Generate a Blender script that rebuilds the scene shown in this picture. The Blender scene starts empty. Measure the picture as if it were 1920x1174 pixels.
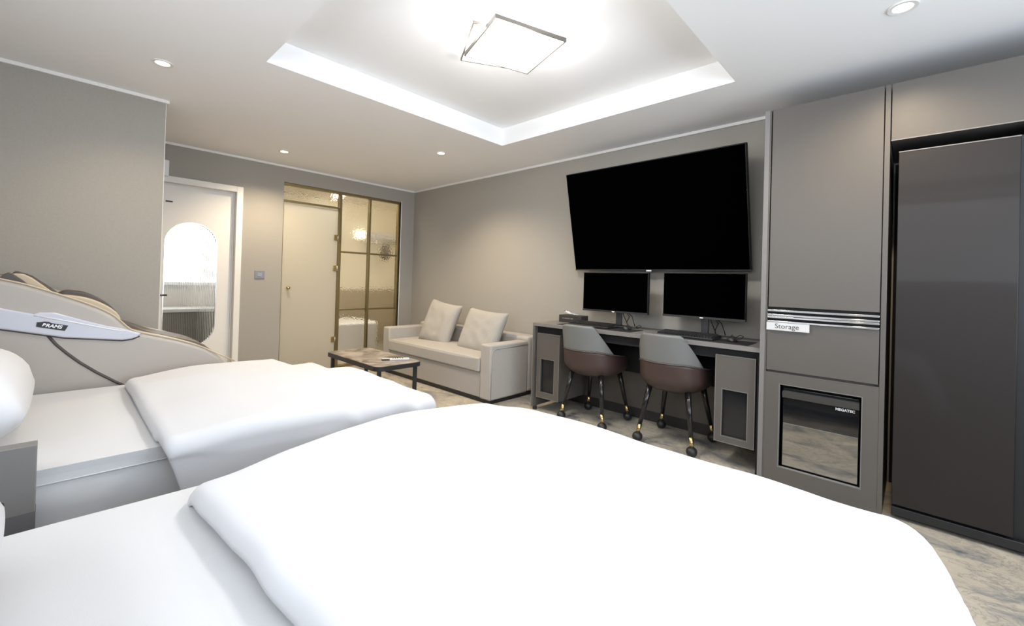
import bpy, bmesh, math, random
from math import sin, cos, pi, radians as R, hypot
from mathutils import Vector, Matrix, noise
random.seed(7)
S = bpy.context.scene
COL = S.collection

# ------------------------------------------------------------------ camera
CAM = Vector((5.269, -3.493, 1.153)); YAW, PITCH, ROLL = .756, .007, .029
fw = Vector((-sin(YAW) * cos(PITCH), cos(YAW) * cos(PITCH), sin(PITCH)))
r0 = Vector((cos(YAW), sin(YAW), 0)); u0 = r0.cross(fw)
rt = r0 * cos(ROLL) + u0 * sin(ROLL); up = -r0 * sin(ROLL) + u0 * cos(ROLL)
cd = bpy.data.cameras.new('camera'); cam = bpy.data.objects.new('camera', cd); COL.objects.link(cam)
cam.matrix_world = Matrix(((rt.x, up.x, -fw.x, CAM.x), (rt.y, up.y, -fw.y, CAM.y), (rt.z, up.z, -fw.z, CAM.z), (0, 0, 0, 1)))
cd.sensor_width = 36; cd.lens = 802.27 / 1920 * 36; cd.shift_y = -65.24 / 1920; cd.clip_start = .02
S.camera = cam

# ------------------------------------------------------------------ view, world
S.view_settings.view_transform = 'Standard'; S.view_settings.look = 'None'
S.view_settings.exposure = 0.27; S.view_settings.gamma = 1; S.view_settings.use_curve_mapping = False
W = bpy.data.worlds.new('sky'); S.world = W; W.use_nodes = True
W.node_tree.nodes['Background'].inputs[0].default_value = (.78, .88, 1, 1)
W.node_tree.nodes['Background'].inputs[1].default_value = 1.0

def area(name, loc, rot, sx, sy, power, col=(1, 1, 1), spread=180):
    l = bpy.data.lights.new(name, 'AREA'); l.shape = 'RECTANGLE'; l.size = sx; l.size_y = sy
    l.energy = power; l.color = col; l.spread = R(spread)
    o = bpy.data.objects.new(name, l); o.location = loc; o.rotation_euler = rot; COL.objects.link(o); return o
# daylight through the right wall window, and added fill over the beds
area('daylight_right', (7.05, -2.3, 1.45), (0, R(106), 0), 1.5, 2.6, 66, (.74, .86, 1))
area('fill_bedside', (4.9, -4.45, 1.75), (R(112), 0, 0), 3.2, 1.0, 34, (.92, .96, 1))  # added fill behind the camera, tilted up to brighten the ceiling

# ------------------------------------------------------------------ materials
MATS = {}
def mat(name, col, rough=.6, metal=0, bump=0, bscale=200, var=0, vscale=5, stretch=(1, 1, 1), emit=0, coat=0, spec=.5, emcol=None, sheen=0):
    m = bpy.data.materials.new(name); m.use_nodes = True; nt = m.node_tree; N = nt.nodes; L = nt.links
    b = N['Principled BSDF']; b.inputs['Base Color'].default_value = (*col, 1); b.inputs['Roughness'].default_value = rough
    b.inputs['Metallic'].default_value = metal; b.inputs['Specular IOR Level'].default_value = spec
    b.inputs['Coat Weight'].default_value = coat; b.inputs['Coat Roughness'].default_value = .05
    b.inputs['Sheen Weight'].default_value = sheen
    if emit: b.inputs['Emission Color'].default_value = (*(emcol or col), 1); b.inputs['Emission Strength'].default_value = emit
    tc = N.new('ShaderNodeTexCoord'); mp = N.new('ShaderNodeMapping'); mp.inputs['Scale'].default_value = stretch
    L.new(tc.outputs['Object'], mp.inputs[0])
    if bump:
        n = N.new('ShaderNodeTexNoise'); n.inputs['Scale'].default_value = bscale; n.inputs['Detail'].default_value = 3
        L.new(mp.outputs[0], n.inputs[0]); bp = N.new('ShaderNodeBump'); bp.inputs['Strength'].default_value = bump
        bp.inputs['Distance'].default_value = .002; L.new(n.outputs[0], bp.inputs['Height']); L.new(bp.outputs[0], b.inputs['Normal'])
    if var:
        n = N.new('ShaderNodeTexNoise'); n.inputs['Scale'].default_value = vscale; n.inputs['Detail'].default_value = 5
        L.new(mp.outputs[0], n.inputs[0]); mx = N.new('ShaderNodeMix'); mx.data_type = 'RGBA'
        mx.inputs[6].default_value = (*[c * (1 - var) for c in col], 1); mx.inputs[7].default_value = (*[min(1, c * (1 + var)) for c in col], 1)
        L.new(n.outputs[0], mx.inputs[0]); L.new(mx.outputs[2], b.inputs['Base Color'])
    MATS[name] = m; return m

def weave(name, col, col2, sx, sz, rough=.85, bump=.3):
    """woven cloth or textile wallpaper: two crossed noises"""
    m = mat(name, col, rough); nt = m.node_tree; N = nt.nodes; L = nt.links; b = N['Principled BSDF']
    tc = N.new('ShaderNodeTexCoord'); hs = []
    for st in ((sx, sx, sz), (sz, sz, sx)):
        mp = N.new('ShaderNodeMapping'); mp.inputs['Scale'].default_value = st; L.new(tc.outputs['Object'], mp.inputs[0])
        n = N.new('ShaderNodeTexNoise'); n.inputs['Scale'].default_value = 1; n.inputs['Detail'].default_value = 2
        L.new(mp.outputs[0], n.inputs[0]); hs.append(n)
    ad = N.new('ShaderNodeMath'); ad.operation = 'ADD'; L.new(hs[0].outputs[0], ad.inputs[0]); L.new(hs[1].outputs[0], ad.inputs[1])
    mr = N.new('ShaderNodeMapRange'); mr.inputs[1].default_value = .7; mr.inputs[2].default_value = 1.3; L.new(ad.outputs[0], mr.inputs[0])
    mx = N.new('ShaderNodeMix'); mx.data_type = 'RGBA'; mx.inputs[6].default_value = (*col, 1); mx.inputs[7].default_value = (*col2, 1)
    L.new(mr.outputs[0], mx.inputs[0]); L.new(mx.outputs[2], b.inputs['Base Color'])
    bp = N.new('ShaderNodeBump'); bp.inputs['Strength'].default_value = bump; bp.inputs['Distance'].default_value = .002
    L.new(ad.outputs[0], bp.inputs['Height']); L.new(bp.outputs[0], b.inputs['Normal'])
    return m

M_wall = weave('wallpaper', (.335, .315, .28), (.385, .36, .32), 60, 900, .9, .25)
M_ceil = mat('ceiling_paint', (.9, .89, .885), .9, bump=.05, bscale=80)
M_trim = mat('white_trim', (.8, .78, .75), .5)
M_tray = mat('tray_paint', (.88, .88, .88), .9)
M_base = mat('dark_baseboard', (.028, .026, .024), .5)
M_cab = mat('taupe_laminate', (.101, .09, .08), .42, bump=.15, bscale=500, var=.05, vscale=300, stretch=(1, 1, 1))
M_cabedge = mat('taupe_edge', (.19, .18, .172), .45)
M_black = mat('black_plastic', (.012, .012, .013), .45)
M_blackmetal = mat('black_metal', (.02, .02, .022), .4)
M_gapshade = mat('gap_shade', (.006, .006, .007), .8)  # near-black colour stands in for shade in gaps and recesses
M_screen = mat('dark_screen', (.0005, .0005, .0005), .9, spec=0)
M_bezel = mat('screen_bezel', (.008, .008, .009), .5, spec=.3)
M_chrome = mat('chrome', (.85, .85, .85), .15, 1)
M_gold = mat('brass', (.55, .42, .2), .25, 1)
M_goldfr = mat('brushed_gold_frame', (.34, .27, .14), .32, 1, bump=.1, bscale=300)
M_white = mat('white_plastic', (.8, .8, .82), .35)
M_paper = mat('white_paper', (.6, .6, .6), .8)
M_ink = mat('ink', (.05, .05, .05), .7)
M_logo = mat('white_print', (.85, .85, .85), .5)
M_sheet = mat('white_sheet', (.60, .6, .605), .85, bump=.12, bscale=350, sheen=.2)
M_duvet = mat('white_duvet', (.60, .60, .615), .85, bump=.1, bscale=350, sheen=.2)
M_pillow = mat('white_pillow', (.68, .68, .69), .85, bump=.1, bscale=350)
M_bedgrey = mat('grey_bed_panel', (.2, .19, .18), .6, bump=.1, bscale=300)
M_sofa = weave('grey_sofa_fabric', (.36, .335, .305), (.47, .44, .405), 260, 420, .95, .6)
M_cush = weave('grey_cushion_fabric', (.33, .31, .285), (.43, .405, .37), 260, 420, .95, .5)
M_grey = mat('grey_leather', (.16, .163, .158), .45, bump=.15, bscale=260)
M_brown = mat('brown_leather', (.055, .033, .029), .42, bump=.2, bscale=260)
M_cream = mat('cream_shell', (.42, .375, .33), .38, bump=.06, bscale=400)
M_silver = mat('pearl_silver', (.55, .56, .62), .22, coat=.6)
M_beige = mat('beige_leather', (.55, .45, .32), .5, bump=.15, bscale=200)
M_dbrown = mat('dark_brown_leather', (.07, .055, .047), .45, bump=.15, bscale=200)
M_door = mat('white_door', (.78, .755, .72), .5)
M_tan = mat('tan_tile', (.42, .36, .27), .35, var=.1, vscale=4)
M_btile = mat('beige_tile', (.78, .73, .62), .35, var=.06, vscale=3)
M_lobby = mat('lobby_wall', (.62, .59, .55), .7)
M_lobdark = mat('lobby_dark', (.09, .085, .078), .6)
M_towel = mat('towel', (.62, .62, .68), .95, bump=.5, bscale=300)
M_styler = mat('bronze_glass', (.014, .010, .009), .5, spec=.35, bump=.05, bscale=500, coat=.15)
M_lampface = mat('lamp_diffuser', (1, 1, 1), .5, emit=9)
M_lampfr = mat('lamp_frame', (.2, .18, .16), .4, .6)
M_spot = mat('warm_lens', (1, .9, .75), .5, emit=7)
M_switch = mat('grey_switch', (.22, .23, .27), .4)
M_daywin = mat('daylit_window', (1, 1, 1), .5, emit=2.2)

def glass(name, col, rough, bump, bscale, mixd=0, kind='voronoi', ior=1.25):
    m = bpy.data.materials.new(name); m.use_nodes = True; nt = m.node_tree; N = nt.nodes; L = nt.links
    N.remove(N['Principled BSDF']); out = N['Material Output']
    rf = N.new('ShaderNodeBsdfRefraction'); rf.inputs['Color'].default_value = (*col, 1); rf.inputs['Roughness'].default_value = rough; rf.inputs['IOR'].default_value = ior
    gl = N.new('ShaderNodeBsdfGlossy'); gl.inputs['Roughness'].default_value = .08
    mx = N.new('ShaderNodeMixShader'); mx.inputs[0].default_value = .06; L.new(rf.outputs[0], mx.inputs[1]); L.new(gl.outputs[0], mx.inputs[2])
    last = mx
    if mixd:
        df = N.new('ShaderNodeBsdfTranslucent'); df.inputs[0].default_value = (*col, 1)
        d2 = N.new('ShaderNodeBsdfDiffuse'); d2.inputs[0].default_value = (*col, 1)
        m3 = N.new('ShaderNodeMixShader'); m3.inputs[0].default_value = .5; L.new(df.outputs[0], m3.inputs[1]); L.new(d2.outputs[0], m3.inputs[2])
        m2 = N.new('ShaderNodeMixShader'); m2.inputs[0].default_value = mixd; L.new(mx.outputs[0], m2.inputs[1]); L.new(m3.outputs[0], m2.inputs[2]); last = m2
    if bump:
        tc = N.new('ShaderNodeTexCoord')
        n = N.new('ShaderNodeTexVoronoi' if kind == 'voronoi' else 'ShaderNodeTexNoise'); n.inputs['Scale'].default_value = bscale
        if kind == 'voronoi': n.feature = 'SMOOTH_F1'
        L.new(tc.outputs['Object'], n.inputs['Vector']); bp = N.new('ShaderNodeBump'); bp.inputs['Strength'].default_value = bump; bp.inputs['Distance'].default_value = .01
        L.new(n.outputs[0], bp.inputs['Height']); L.new(bp.outputs[0], rf.inputs['Normal']); L.new(bp.outputs[0], gl.inputs['Normal'])
    L.new(last.outputs[0], out.inputs[0]); return m
M_hammer = glass('hammered_glass', (1, .98, .93), .015, .3, 60)
M_frost = glass('frosted_glass', (.74, .70, .61), .6, 0, 1, mixd=.88)
M_flute = glass('fluted_glass', (.97, .98, .97), .06, 0, 1, ior=1.35)

def marble():
    m = mat('marble_floor', (.5, .45, .38), .3); nt = m.node_tree; N = nt.nodes; L = nt.links; b = N['Principled BSDF']
    tc = N.new('ShaderNodeTexCoord'); mp = N.new('ShaderNodeMapping'); mp.inputs['Rotation'].default_value = (0, 0, .5); mp.inputs['Scale'].default_value = (1.5, 2.3, 1)
    L.new(tc.outputs['Object'], mp.inputs[0])
    n1 = N.new('ShaderNodeTexNoise'); n1.inputs['Scale'].default_value = 2.2; n1.inputs['Detail'].default_value = 9; n1.inputs['Distortion'].default_value = .9; n1.inputs['Roughness'].default_value = .62
    n2 = N.new('ShaderNodeTexNoise'); n2.inputs['Scale'].default_value = 3.4; n2.inputs['Detail'].default_value = 10; n2.inputs['Distortion'].default_value = 1.6; n2.inputs['Roughness'].default_value = .7
    for n in (n1, n2): L.new(mp.outputs[0], n.inputs[0])
    c1 = N.new('ShaderNodeValToRGB'); e = c1.color_ramp.elements
    e[0].position = .3; e[0].color = (.10, .105, .11, 1); e[1].position = .75; e[1].color = (.66, .59, .48, 1)
    for p, c in ((.42, (.31, .295, .27, 1)), (.5, (.47, .415, .335, 1)), (.6, (.52, .46, .37, 1))):
        x = e.new(p); x.color = c
    L.new(n1.outputs[0], c1.inputs[0])
    c2 = N.new('ShaderNodeValToRGB'); e = c2.color_ramp.elements
    e[0].position = .47; e[0].color = (0, 0, 0, 1); e[1].position = .53; e[1].color = (0, 0, 0, 1); x = e.new(.5); x.color = (1, 1, 1, 1)
    L.new(n2.outputs[0], c2.inputs[0])
    mx = N.new('ShaderNodeMix'); mx.data_type = 'RGBA'; mx.inputs[7].default_value = (.14, .135, .125, 1)
    ml = N.new('ShaderNodeMath'); ml.operation = 'MULTIPLY'; ml.inputs[1].default_value = .5; L.new(c2.outputs[0], ml.inputs[0])
    L.new(ml.outputs[0], mx.inputs[0]); L.new(c1.outputs[0], mx.inputs[6]); L.new(mx.outputs[2], b.inputs['Base Color'])
    return m
M_floor = marble()
def stone():
    m = mat('stone_table_top', (.3, .26, .22), .35); nt = m.node_tree; N = nt.nodes; L = nt.links; b = N['Principled BSDF']
    n1 = N.new('ShaderNodeTexNoise'); n1.inputs['Scale'].default_value = 7; n1.inputs['Detail'].default_value = 8; n1.inputs['Distortion'].default_value = 1
    tc = N.new('ShaderNodeTexCoord'); L.new(tc.outputs['Object'], n1.inputs[0])
    c1 = N.new('ShaderNodeValToRGB'); e = c1.color_ramp.elements
    e[0].position = .36; e[0].color = (.1, .075, .06, 1); e[1].position = .62; e[1].color = (.36, .32, .28, 1)
    L.new(n1.outputs[0], c1.inputs[0]); L.new(c1.outputs[0], b.inputs['Base Color']); return m
M_stone = stone()

# ------------------------------------------------------------------ builders
def worldloc(o):
    v = Vector((0, 0, 0))
    while o: v = v + o.location; o = o.parent
    return v
def obj(name, bm, m, parent=None, bevel=0, seg=2, smooth=False, sub=0, solid=0, soff=-1, angle=35, upward=False):
    me = bpy.data.meshes.new(name)
    if parent: bmesh.ops.translate(bm, verts=bm.verts, vec=-worldloc(parent))
    bmesh.ops.recalc_face_normals(bm, faces=bm.faces)
    if upward and max(bm.faces, key=lambda f: f.calc_center_median().z).normal.z < 0: bmesh.ops.reverse_faces(bm, faces=bm.faces)
    bm.to_mesh(me); bm.free()
    for x in (m if isinstance(m, (list, tuple)) else [m]): me.materials.append(x)
    o = bpy.data.objects.new(name, me); COL.objects.link(o); o.parent = parent
    if solid:
        s = o.modifiers.new('solid', 'SOLIDIFY'); s.thickness = solid; s.offset = soff
    if bevel:
        b = o.modifiers.new('bevel', 'BEVEL'); b.width = bevel; b.segments = seg; b.limit_method = 'ANGLE'; b.angle_limit = R(angle)
    if sub:
        s = o.modifiers.new('sub', 'SUBSURF'); s.levels = sub; s.render_levels = sub
    if smooth or bevel or sub:
        for p in me.polygons: p.use_smooth = True
        if not sub and not smooth:
            try: me.set_sharp_from_angle(angle=R(40))
            except Exception: pass
    return o
def B(): return bmesh.new()
def box(bm, x0, x1, y0, y1, z0, z1):
    vs = [bm.verts.new((x, y, z)) for x in (x0, x1) for y in (y0, y1) for z in (z0, z1)]
    for f in ((0, 1, 3, 2), (4, 6, 7, 5), (0, 4, 5, 1), (2, 3, 7, 6), (0, 2, 6, 4), (1, 5, 7, 3)):
        bm.faces.new([vs[i] for i in f])
    return vs
def bx(*a):
    b = B(); box(b, *a); return b
def prism(bm, pts, ax, a0, a1):
    """extrude the polygon pts (two coords) along axis ax from a0 to a1"""
    def P(p, a):
        if ax == 'x': return (a, p[0], p[1])
        if ax == 'y': return (p[0], a, p[1])
        return (p[0], p[1], a)
    v0 = [bm.verts.new(P(p, a0)) for p in pts]; v1 = [bm.verts.new(P(p, a1)) for p in pts]
    bm.faces.new(v0); bm.faces.new(v1[::-1]); n = len(pts)
    for i in range(n): bm.faces.new((v0[i], v1[i], v1[(i + 1) % n], v0[(i + 1) % n]))
def tube(bm, pts, rad, n=10, cap=True):
    pts = [Vector(p) for p in pts]; rads = rad if isinstance(rad, (list, tuple)) else [rad] * len(pts); rings = []
    for i, p in enumerate(pts):
        d = (pts[min(i + 1, len(pts) - 1)] - pts[max(i - 1, 0)]).normalized()
        a = d.orthogonal().normalized() if i == 0 else (a - d * a.dot(d)).normalized()
        b = d.cross(a); rings.append([bm.verts.new(p + (a * cos(t) + b * sin(t)) * rads[i]) for t in [2 * pi * k / n for k in range(n)]])
    for i in range(len(rings) - 1):
        for k in range(n): bm.faces.new((rings[i][k], rings[i][(k + 1) % n], rings[i + 1][(k + 1) % n], rings[i + 1][k]))
    if cap: bm.faces.new(rings[0][::-1]); bm.faces.new(rings[-1])
def lathe(bm, prof, c, n=24, axis='z'):
    rings = []
    for r, h in prof:
        ring = []
        for k in range(n):
            t = 2 * pi * k / n; a, b = r * cos(t), r * sin(t)
            p = (a, b, h) if axis == 'z' else ((h, a, b) if axis == 'x' else (a, h, b))
            ring.append(bm.verts.new(Vector(p) + Vector(c)))
        rings.append(ring)
    for i in range(len(rings) - 1):
        for k in range(n): bm.faces.new((rings[i][k], rings[i][(k + 1) % n], rings[i + 1][(k + 1) % n], rings[i + 1][k]))
    bm.faces.new(rings[0][::-1]); bm.faces.new(rings[-1])
def frame(bm, u0, u1, v0, v1, w, ax, a0, a1, wb=None):
    """rectangular ring in the plane across ax; u is x or y, v is z"""
    wb = w if wb is None else wb
    for (a, b, c, d) in ((u0, u0 + w, v0, v1), (u1 - w, u1, v0, v1), (u0 + w, u1 - w, v1 - w, v1), (u0 + w, u1 - w, v0, v0 + wb)):
        if d - c < 1e-4: continue
        if ax == 'x': box(bm, a0, a1, a, b, c, d)
        else: box(bm, a, b, a0, a1, c, d)
def grid(bm, nu, nv, f, closeu=False):
    g = [[bm.verts.new(f(i / (nu if closeu else nu - 1), j / (nv - 1))) for j in range(nv)] for i in range(nu)]
    for i in range(nu if closeu else nu - 1):
        for j in range(nv - 1):
            a, b = g[i], g[(i + 1) % nu]; bm.faces.new((a[j], b[j], b[j + 1], a[j + 1]))
    return g
def thing(name, label, cat, loc, group=None):
    o = bpy.data.objects.new(name, None); COL.objects.link(o); o.empty_display_size = .05; o.location = loc
    o['label'] = label; o['category'] = cat
    if group: o['group'] = group
    return o
def tag(o, label, cat, group=None):
    o['label'] = label; o['category'] = cat
    if group: o['group'] = group
    return o
def struct(name, bm, m, **k):
    o = obj(name, bm, m, **k); o['kind'] = 'structure'; return o
def dup(root, loc, label):
    r = root.copy(); COL.objects.link(r); r.location = loc; r['label'] = label
    def rec(a, b):
        for ch in list(a.children):
            c = ch.copy(); COL.objects.link(c); c.parent = b; rec(ch, c)
    rec(root, r); return r
def text(name, body, size, mtx, m, parent, ext=.0006, bold=0, shear=0):
    c = bpy.data.curves.new(name, 'FONT'); c.body = body; c.size = size; c.extrude = ext; c.align_x = 'CENTER'; c.align_y = 'CENTER'; c.offset = bold; c.shear = shear
    o = bpy.data.objects.new(name, c); COL.objects.link(o)
    dg = bpy.context.evaluated_depsgraph_get(); me = bpy.data.meshes.new_from_object(o.evaluated_get(dg)); bpy.data.objects.remove(o)
    me.transform(mtx)
    if parent: me.transform(Matrix.Translation(-worldloc(parent)))
    me.materials.clear(); me.materials.append(m)
    o = bpy.data.objects.new(name, me); COL.objects.link(o); o.parent = parent; return o
def face_my(x, y, z, roll=0):  # text facing -y
    return Matrix.Translation((x, y, z)) @ Matrix.Rotation(R(90), 4, 'X') @ Matrix.Rotation(roll, 4, 'Z')
def face_px(x, y, z, roll=0):  # text facing +x, reading towards +y
    return Matrix.Translation((x, y, z)) @ Matrix.Rotation(R(90), 4, 'Z') @ Matrix.Rotation(R(90), 4, 'X') @ Matrix.Rotation(roll, 4, 'Z')

H = 2.4; XR = 6.9; YB = -4.3
# ------------------------------------------------------------------ room shell
struct('floor', bx(-2.6, XR + .12, YB - .12, 1.0, -.1, 0), M_floor)
TX0, TX1, TY0, TY1, TZ = 2.47, 4.46, -2.69, -.71, 2.556
b = B(); box(b, 0, TX0, YB, 0, H, H + .05); box(b, TX1, XR, YB, 0, H, H + .05); box(b, TX0, TX1, YB, TY0, H, H + .05); box(b, TX0, TX1, TY1, 0, H, H + .05)
struct('ceiling', b, M_ceil)
b = B(); box(b, TX0 - .05, TX1 + .05, TY0 - .05, TY1 + .05, TZ, TZ + .05)
frame_pts = ((TX0 - .05, TX0 - .001, TY0 - .05, TY1 + .05), (TX1 + .001, TX1 + .05, TY0 - .05, TY1 + .05), (TX0 - .001, TX1 + .001, TY0 - .05, TY0 - .001), (TX0 - .001, TX1 + .001, TY1 + .001, TY1 + .05))
for a in frame_pts: box(b, *a, H + .051, TZ)
# inner faces reach down to the ceiling plane
struct('ceiling_tray', b, M_tray)
b = B()
for a in ((TX0 - .0, TX0 + .004, TY0, TY1), (TX1 - .004, TX1, TY0, TY1), (TX0, TX1, TY0, TY0 + .004), (TX0, TX1, TY1 - .004, TY1)): box(b, *a, H, TZ)
struct('trim_1', b, M_tray)
struct('wall_right', (lambda b: (box(b, XR, XR + .12, YB, -3.7, 0, H), box(b, XR, XR + .12, -.9, .12, 0, H), box(b, XR, XR + .12, -3.7, -.9, 0, .65), box(b, XR, XR + .12, -3.7, -.9, 2.2, H), b)[-1])(B()), M_wall)
b = B(); frame(b, -3.7, -.9, .65, 2.2, .06, 'x', XR + .02, XR + .1); box(b, XR + .02, XR + .1, -2.33, -2.27, .71, 2.14)
struct('window_1', b, M_white)
b = B(); box(b, -2.6, 3.2, YB - .12, YB, 0, H); box(b, 6.6, XR + .12, YB - .12, YB, 0, H); box(b, 3.2, 6.6, YB - .12, YB, 0, 1.2); box(b, 3.2, 6.6, YB - .12, YB, 2.3, H)
struct('wall_rear', b, M_wall)
b = B(); frame(b, 3.2, 6.6, 1.2, 2.3, .05, 'y', YB - .1, YB - .02); box(b, 4.87, 4.93, YB - .1, YB - .02, 1.25, 2.25)
struct('added_window', b, M_white)  # unseen window, added to go with the fill over the beds
struct('wall_television', bx(-.12, XR + .12, 0, .12, 0, H + .05), M_wall)
# wall with the entrance door and the glass partition (plane x = 0)
DY0, DY1, DZ = -3.09, -2.19, 2.045
GY0, GY1, GZ = -1.746, -.215, 2.215
b = B()
box(b, -.12, 0, YB, DY0, 0, H); box(b, -.12, 0, DY0, DY1, DZ, H); box(b, -.12, 0, DY1, GY0, 0, H)
box(b, -.12, 0, GY0, GY1, GZ, H); box(b, -.12, 0, GY1, 0, 0, H)
struct('wall_back', b, M_wall)
# left wall block ending in a corner, with the entry niche behind it
XL, YL = 1.255, -2.982
struct('wall_left', bx(XL - .16, XL, YB, YL, 0, H), M_wall)
struct('wall_niche', bx(0, XL - .16, -3.5, -3.4, 0, H), M_wall)
# ceiling mouldings
def mould(name, segs):
    b = B()
    for s in segs: box(b, *s)
    struct(name, b, M_trim)
mw, mh = .018, .022
mould('trim_2', [(mw, 4.62, -mw, 0, H - mh, H)])
mould('trim_3', [(0, mw, -3.4, 0, H - mh, H)])
mould('trim_4', [(XL, XL + mw, YB, YL + mw, H - mh, H), (XL - .16, XL, YL, YL + mw, H - mh, H)])
b = B(); prism(b, [(0, -YL * 0), (0, 0)] and [(XL - .003, YL), (XL + .001, YL), (XL + .001, YL + .003), (XL - .003, YL + .003)], 'z', 0, H - mh)
struct('trim_5', b, M_trim)
struct('baseboard_television', bx(0, 5.1, -.014, 0, 0, .09), M_base)
struct('baseboard_back', (lambda b: (box(b, 0, .014, -2.15, -1.75, 0, .09), box(b, 0, .014, -.215, -.014, 0, .09), b)[-1])(B()), M_base)
struct('baseboard_left', bx(XL, XL + .014, YB, YL, 0, .09), M_base)

# ---------------- entrance door with fluted capsule window
t = bpy.data.objects.new('door_1', None); COL.objects.link(t); t.location = (0, -2.64, 0); t['kind'] = 'structure'
b = B()
for a in ((-.1, .02, -2.212, -2.153, 0, DZ + .03), (-.1, .02, -3.12, -3.062, 0, DZ + .03), (-.1, .02, -3.062, -2.212, DZ - .03, DZ + .03)): box(b, *a)
for a in ((-.06, -.045, -2.225, -2.212, 0, DZ - .03), (-.06, -.045, -3.062, -2.225, DZ - .043, DZ - .03)): box(b, *a)
obj('door_frame', b, M_door, t, bevel=.004)
CY, CW, CZ0, CZ1 = -2.573, .212, .39, 1.646; DX0, DX1 = -.1, -.062
def capsule(w, z0, z1, n=20):
    p = []
    for k in range(n + 1):
        a = pi * k / n; p.append((CY + w * cos(a), z1 - w + w * sin(a)))
    for k in range(n + 1):
        a = pi + pi * k / n; p.append((CY + w * cos(a), z0 + w + w * sin(a)))
    return p
ci = capsule(CW, CZ0, CZ1)
b = B()
oy0, oy1, oz1 = -3.06, -2.214, DZ - .033
def outer(p):
    cyy, czz = CY, (CZ0 + CZ1) / 2; dy, dz = p[0] - cyy, p[1] - czz; s = 1e9
    for lim, d in ((oy0 - cyy, dy), (oy1 - cyy, dy), (.005 - czz, dz), (oz1 - czz, dz)):
        if d * lim > 0: s = min(s, lim / d)
    return (cyy + dy * s, czz + dz * s)
pi_, po = [], []
n = len(ci)
co = [outer(p) for p in ci]
for q in ((oy0, .005), (oy1, .005), (oy0, oz1), (oy1, oz1)):   # snap the nearest ray end to each corner
    k = min(range(n), key=lambda i: hypot(co[i][0] - q[0], co[i][1] - q[1])); co[k] = q
for x, flip in ((DX1, 0), (DX0, 1)):
    vi = [b.verts.new((x, *p)) for p in ci]; vo = [b.verts.new((x, *p)) for p in co]
    for k in range(n): b.faces.new((vi[k], vi[(k + 1) % n], vo[(k + 1) % n], vo[k]))
    if flip:
        for k in range(n):
            b.faces.new((pi_[k], pi_[(k + 1) % n], vi[(k + 1) % n], vi[k])); b.faces.new((po[k], po[(k + 1) % n], vo[(k + 1) % n], vo[k]))
    pi_, po = vi, vo
leaf = obj('door_leaf', b, M_door, t)
b = B(); ci2 = capsule(CW + .006, CZ0 - .006, CZ1 + .006)
for x in (DX1 + .003,):
    v0 = [b.verts.new((x, *p)) for p in ci]; v1 = [b.verts.new((x, *p)) for p in ci2]; v2 = [b.verts.new((DX1, *p)) for p in ci2]
    for k in range(n):
        b.faces.new((v0[k], v0[(k + 1) % n], v1[(k + 1) % n], v1[k])); b.faces.new((v1[k], v1[(k + 1) % n], v2[(k + 1) % n], v2[k]))
obj('glass_bead', b, M_chrome, leaf)
b = B(); NR, SUBR = 30, 6; cols = []
for i in range(NR * SUBR + 1):
    y = CY - CW + 2 * CW * i / (NR * SUBR); dy = min(abs(y - CY), CW * .9999); dz = math.sqrt(CW * CW - dy * dy)
    x = -.078 + .0035 * abs(sin(pi * i / SUBR)); z0, z1 = CZ0 + CW - dz, CZ1 - CW + dz
    cols.append([b.verts.new((x, y, z0)), b.verts.new((x, y, z1)), b.verts.new((-.084, y, z0)), b.verts.new((-.084, y, z1))])
for p, q in zip(cols, cols[1:]):
    b.faces.new((p[0], q[0], q[1], p[1])); b.faces.new((p[2], p[3], q[3], q[2])); b.faces.new((p[0], p[2], q[2], q[0])); b.faces.new((p[1], q[1], q[3], p[3]))
b.faces.new([cols[0][i] for i in (0, 1, 3, 2)]); b.faces.new([cols[-1][i] for i in (0, 2, 3, 1)])
obj('fluted_pane', b, M_flute, leaf)
b = B(); lathe(b, [(.025, 0), (.025, .008), (.012, .01), (.012, .03)], (DX1, -2.85, .92), 16, 'x'); tube(b, [(DX1 + .03, -2.85, .92), (DX1 + .04, -2.83, .92), (DX1 + .04, -2.762, .92)], .008)
obj('door_handle', b, M_blackmetal, leaf, smooth=True)
obj('slot_plate', bx(DX1, DX1 + .004, -2.792, -2.737, 1.832, 1.845), M_black, leaf)
# lobby beyond the door: bright window above, panel, dark cupboard below
b = B(); box(b, -1.75, -1.65, -4.0, -1.9, 0, H); box(b, -1.65, -.12, -4.1, -4.0, 0, H); box(b, -1.65, -.12, -2.0, -1.9, 0, H); box(b, -1.75, -.12, -4.1, -1.9, H, H + .05)
struct('wall_lobby', b, M_lobby)
b = B(); frame(b, -3.9, -2.05, .98, 2.1, .04, 'x', -1.65, -1.62); w3 = struct('window_3', b, M_white)
obj('bright_pane', bx(-1.648, -1.64, -3.86, -2.09, 1.02, 2.06), M_daywin, w3)
t = thing('shoe_cabinet', 'dark low cabinet with pale top seen through the fluted door glass', 'cabinet', (-1.4, -2.95, 0))
obj('body', bx(-1.64, -1.2, -3.95, -2.02, .0, .66), M_lobdark, t, bevel=.004)
obj('worktop', bx(-1.645, -1.18, -3.97, -2.01, .66, .70), M_paper, t, bevel=.004)
for y in (-3.3, -2.66): obj('door', bx(-1.2, -1.185, y - .3, y + .31, .3, .65), mat('shoe_cabinet_door', (.2, .19, .17), .5) if y < -3 else MATS['shoe_cabinet_door'], t)
area('lobby_light', (-.9, -2.9, 2.35), (0, 0, 0), .5, .5, 12, (1, .98, .94))

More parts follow.
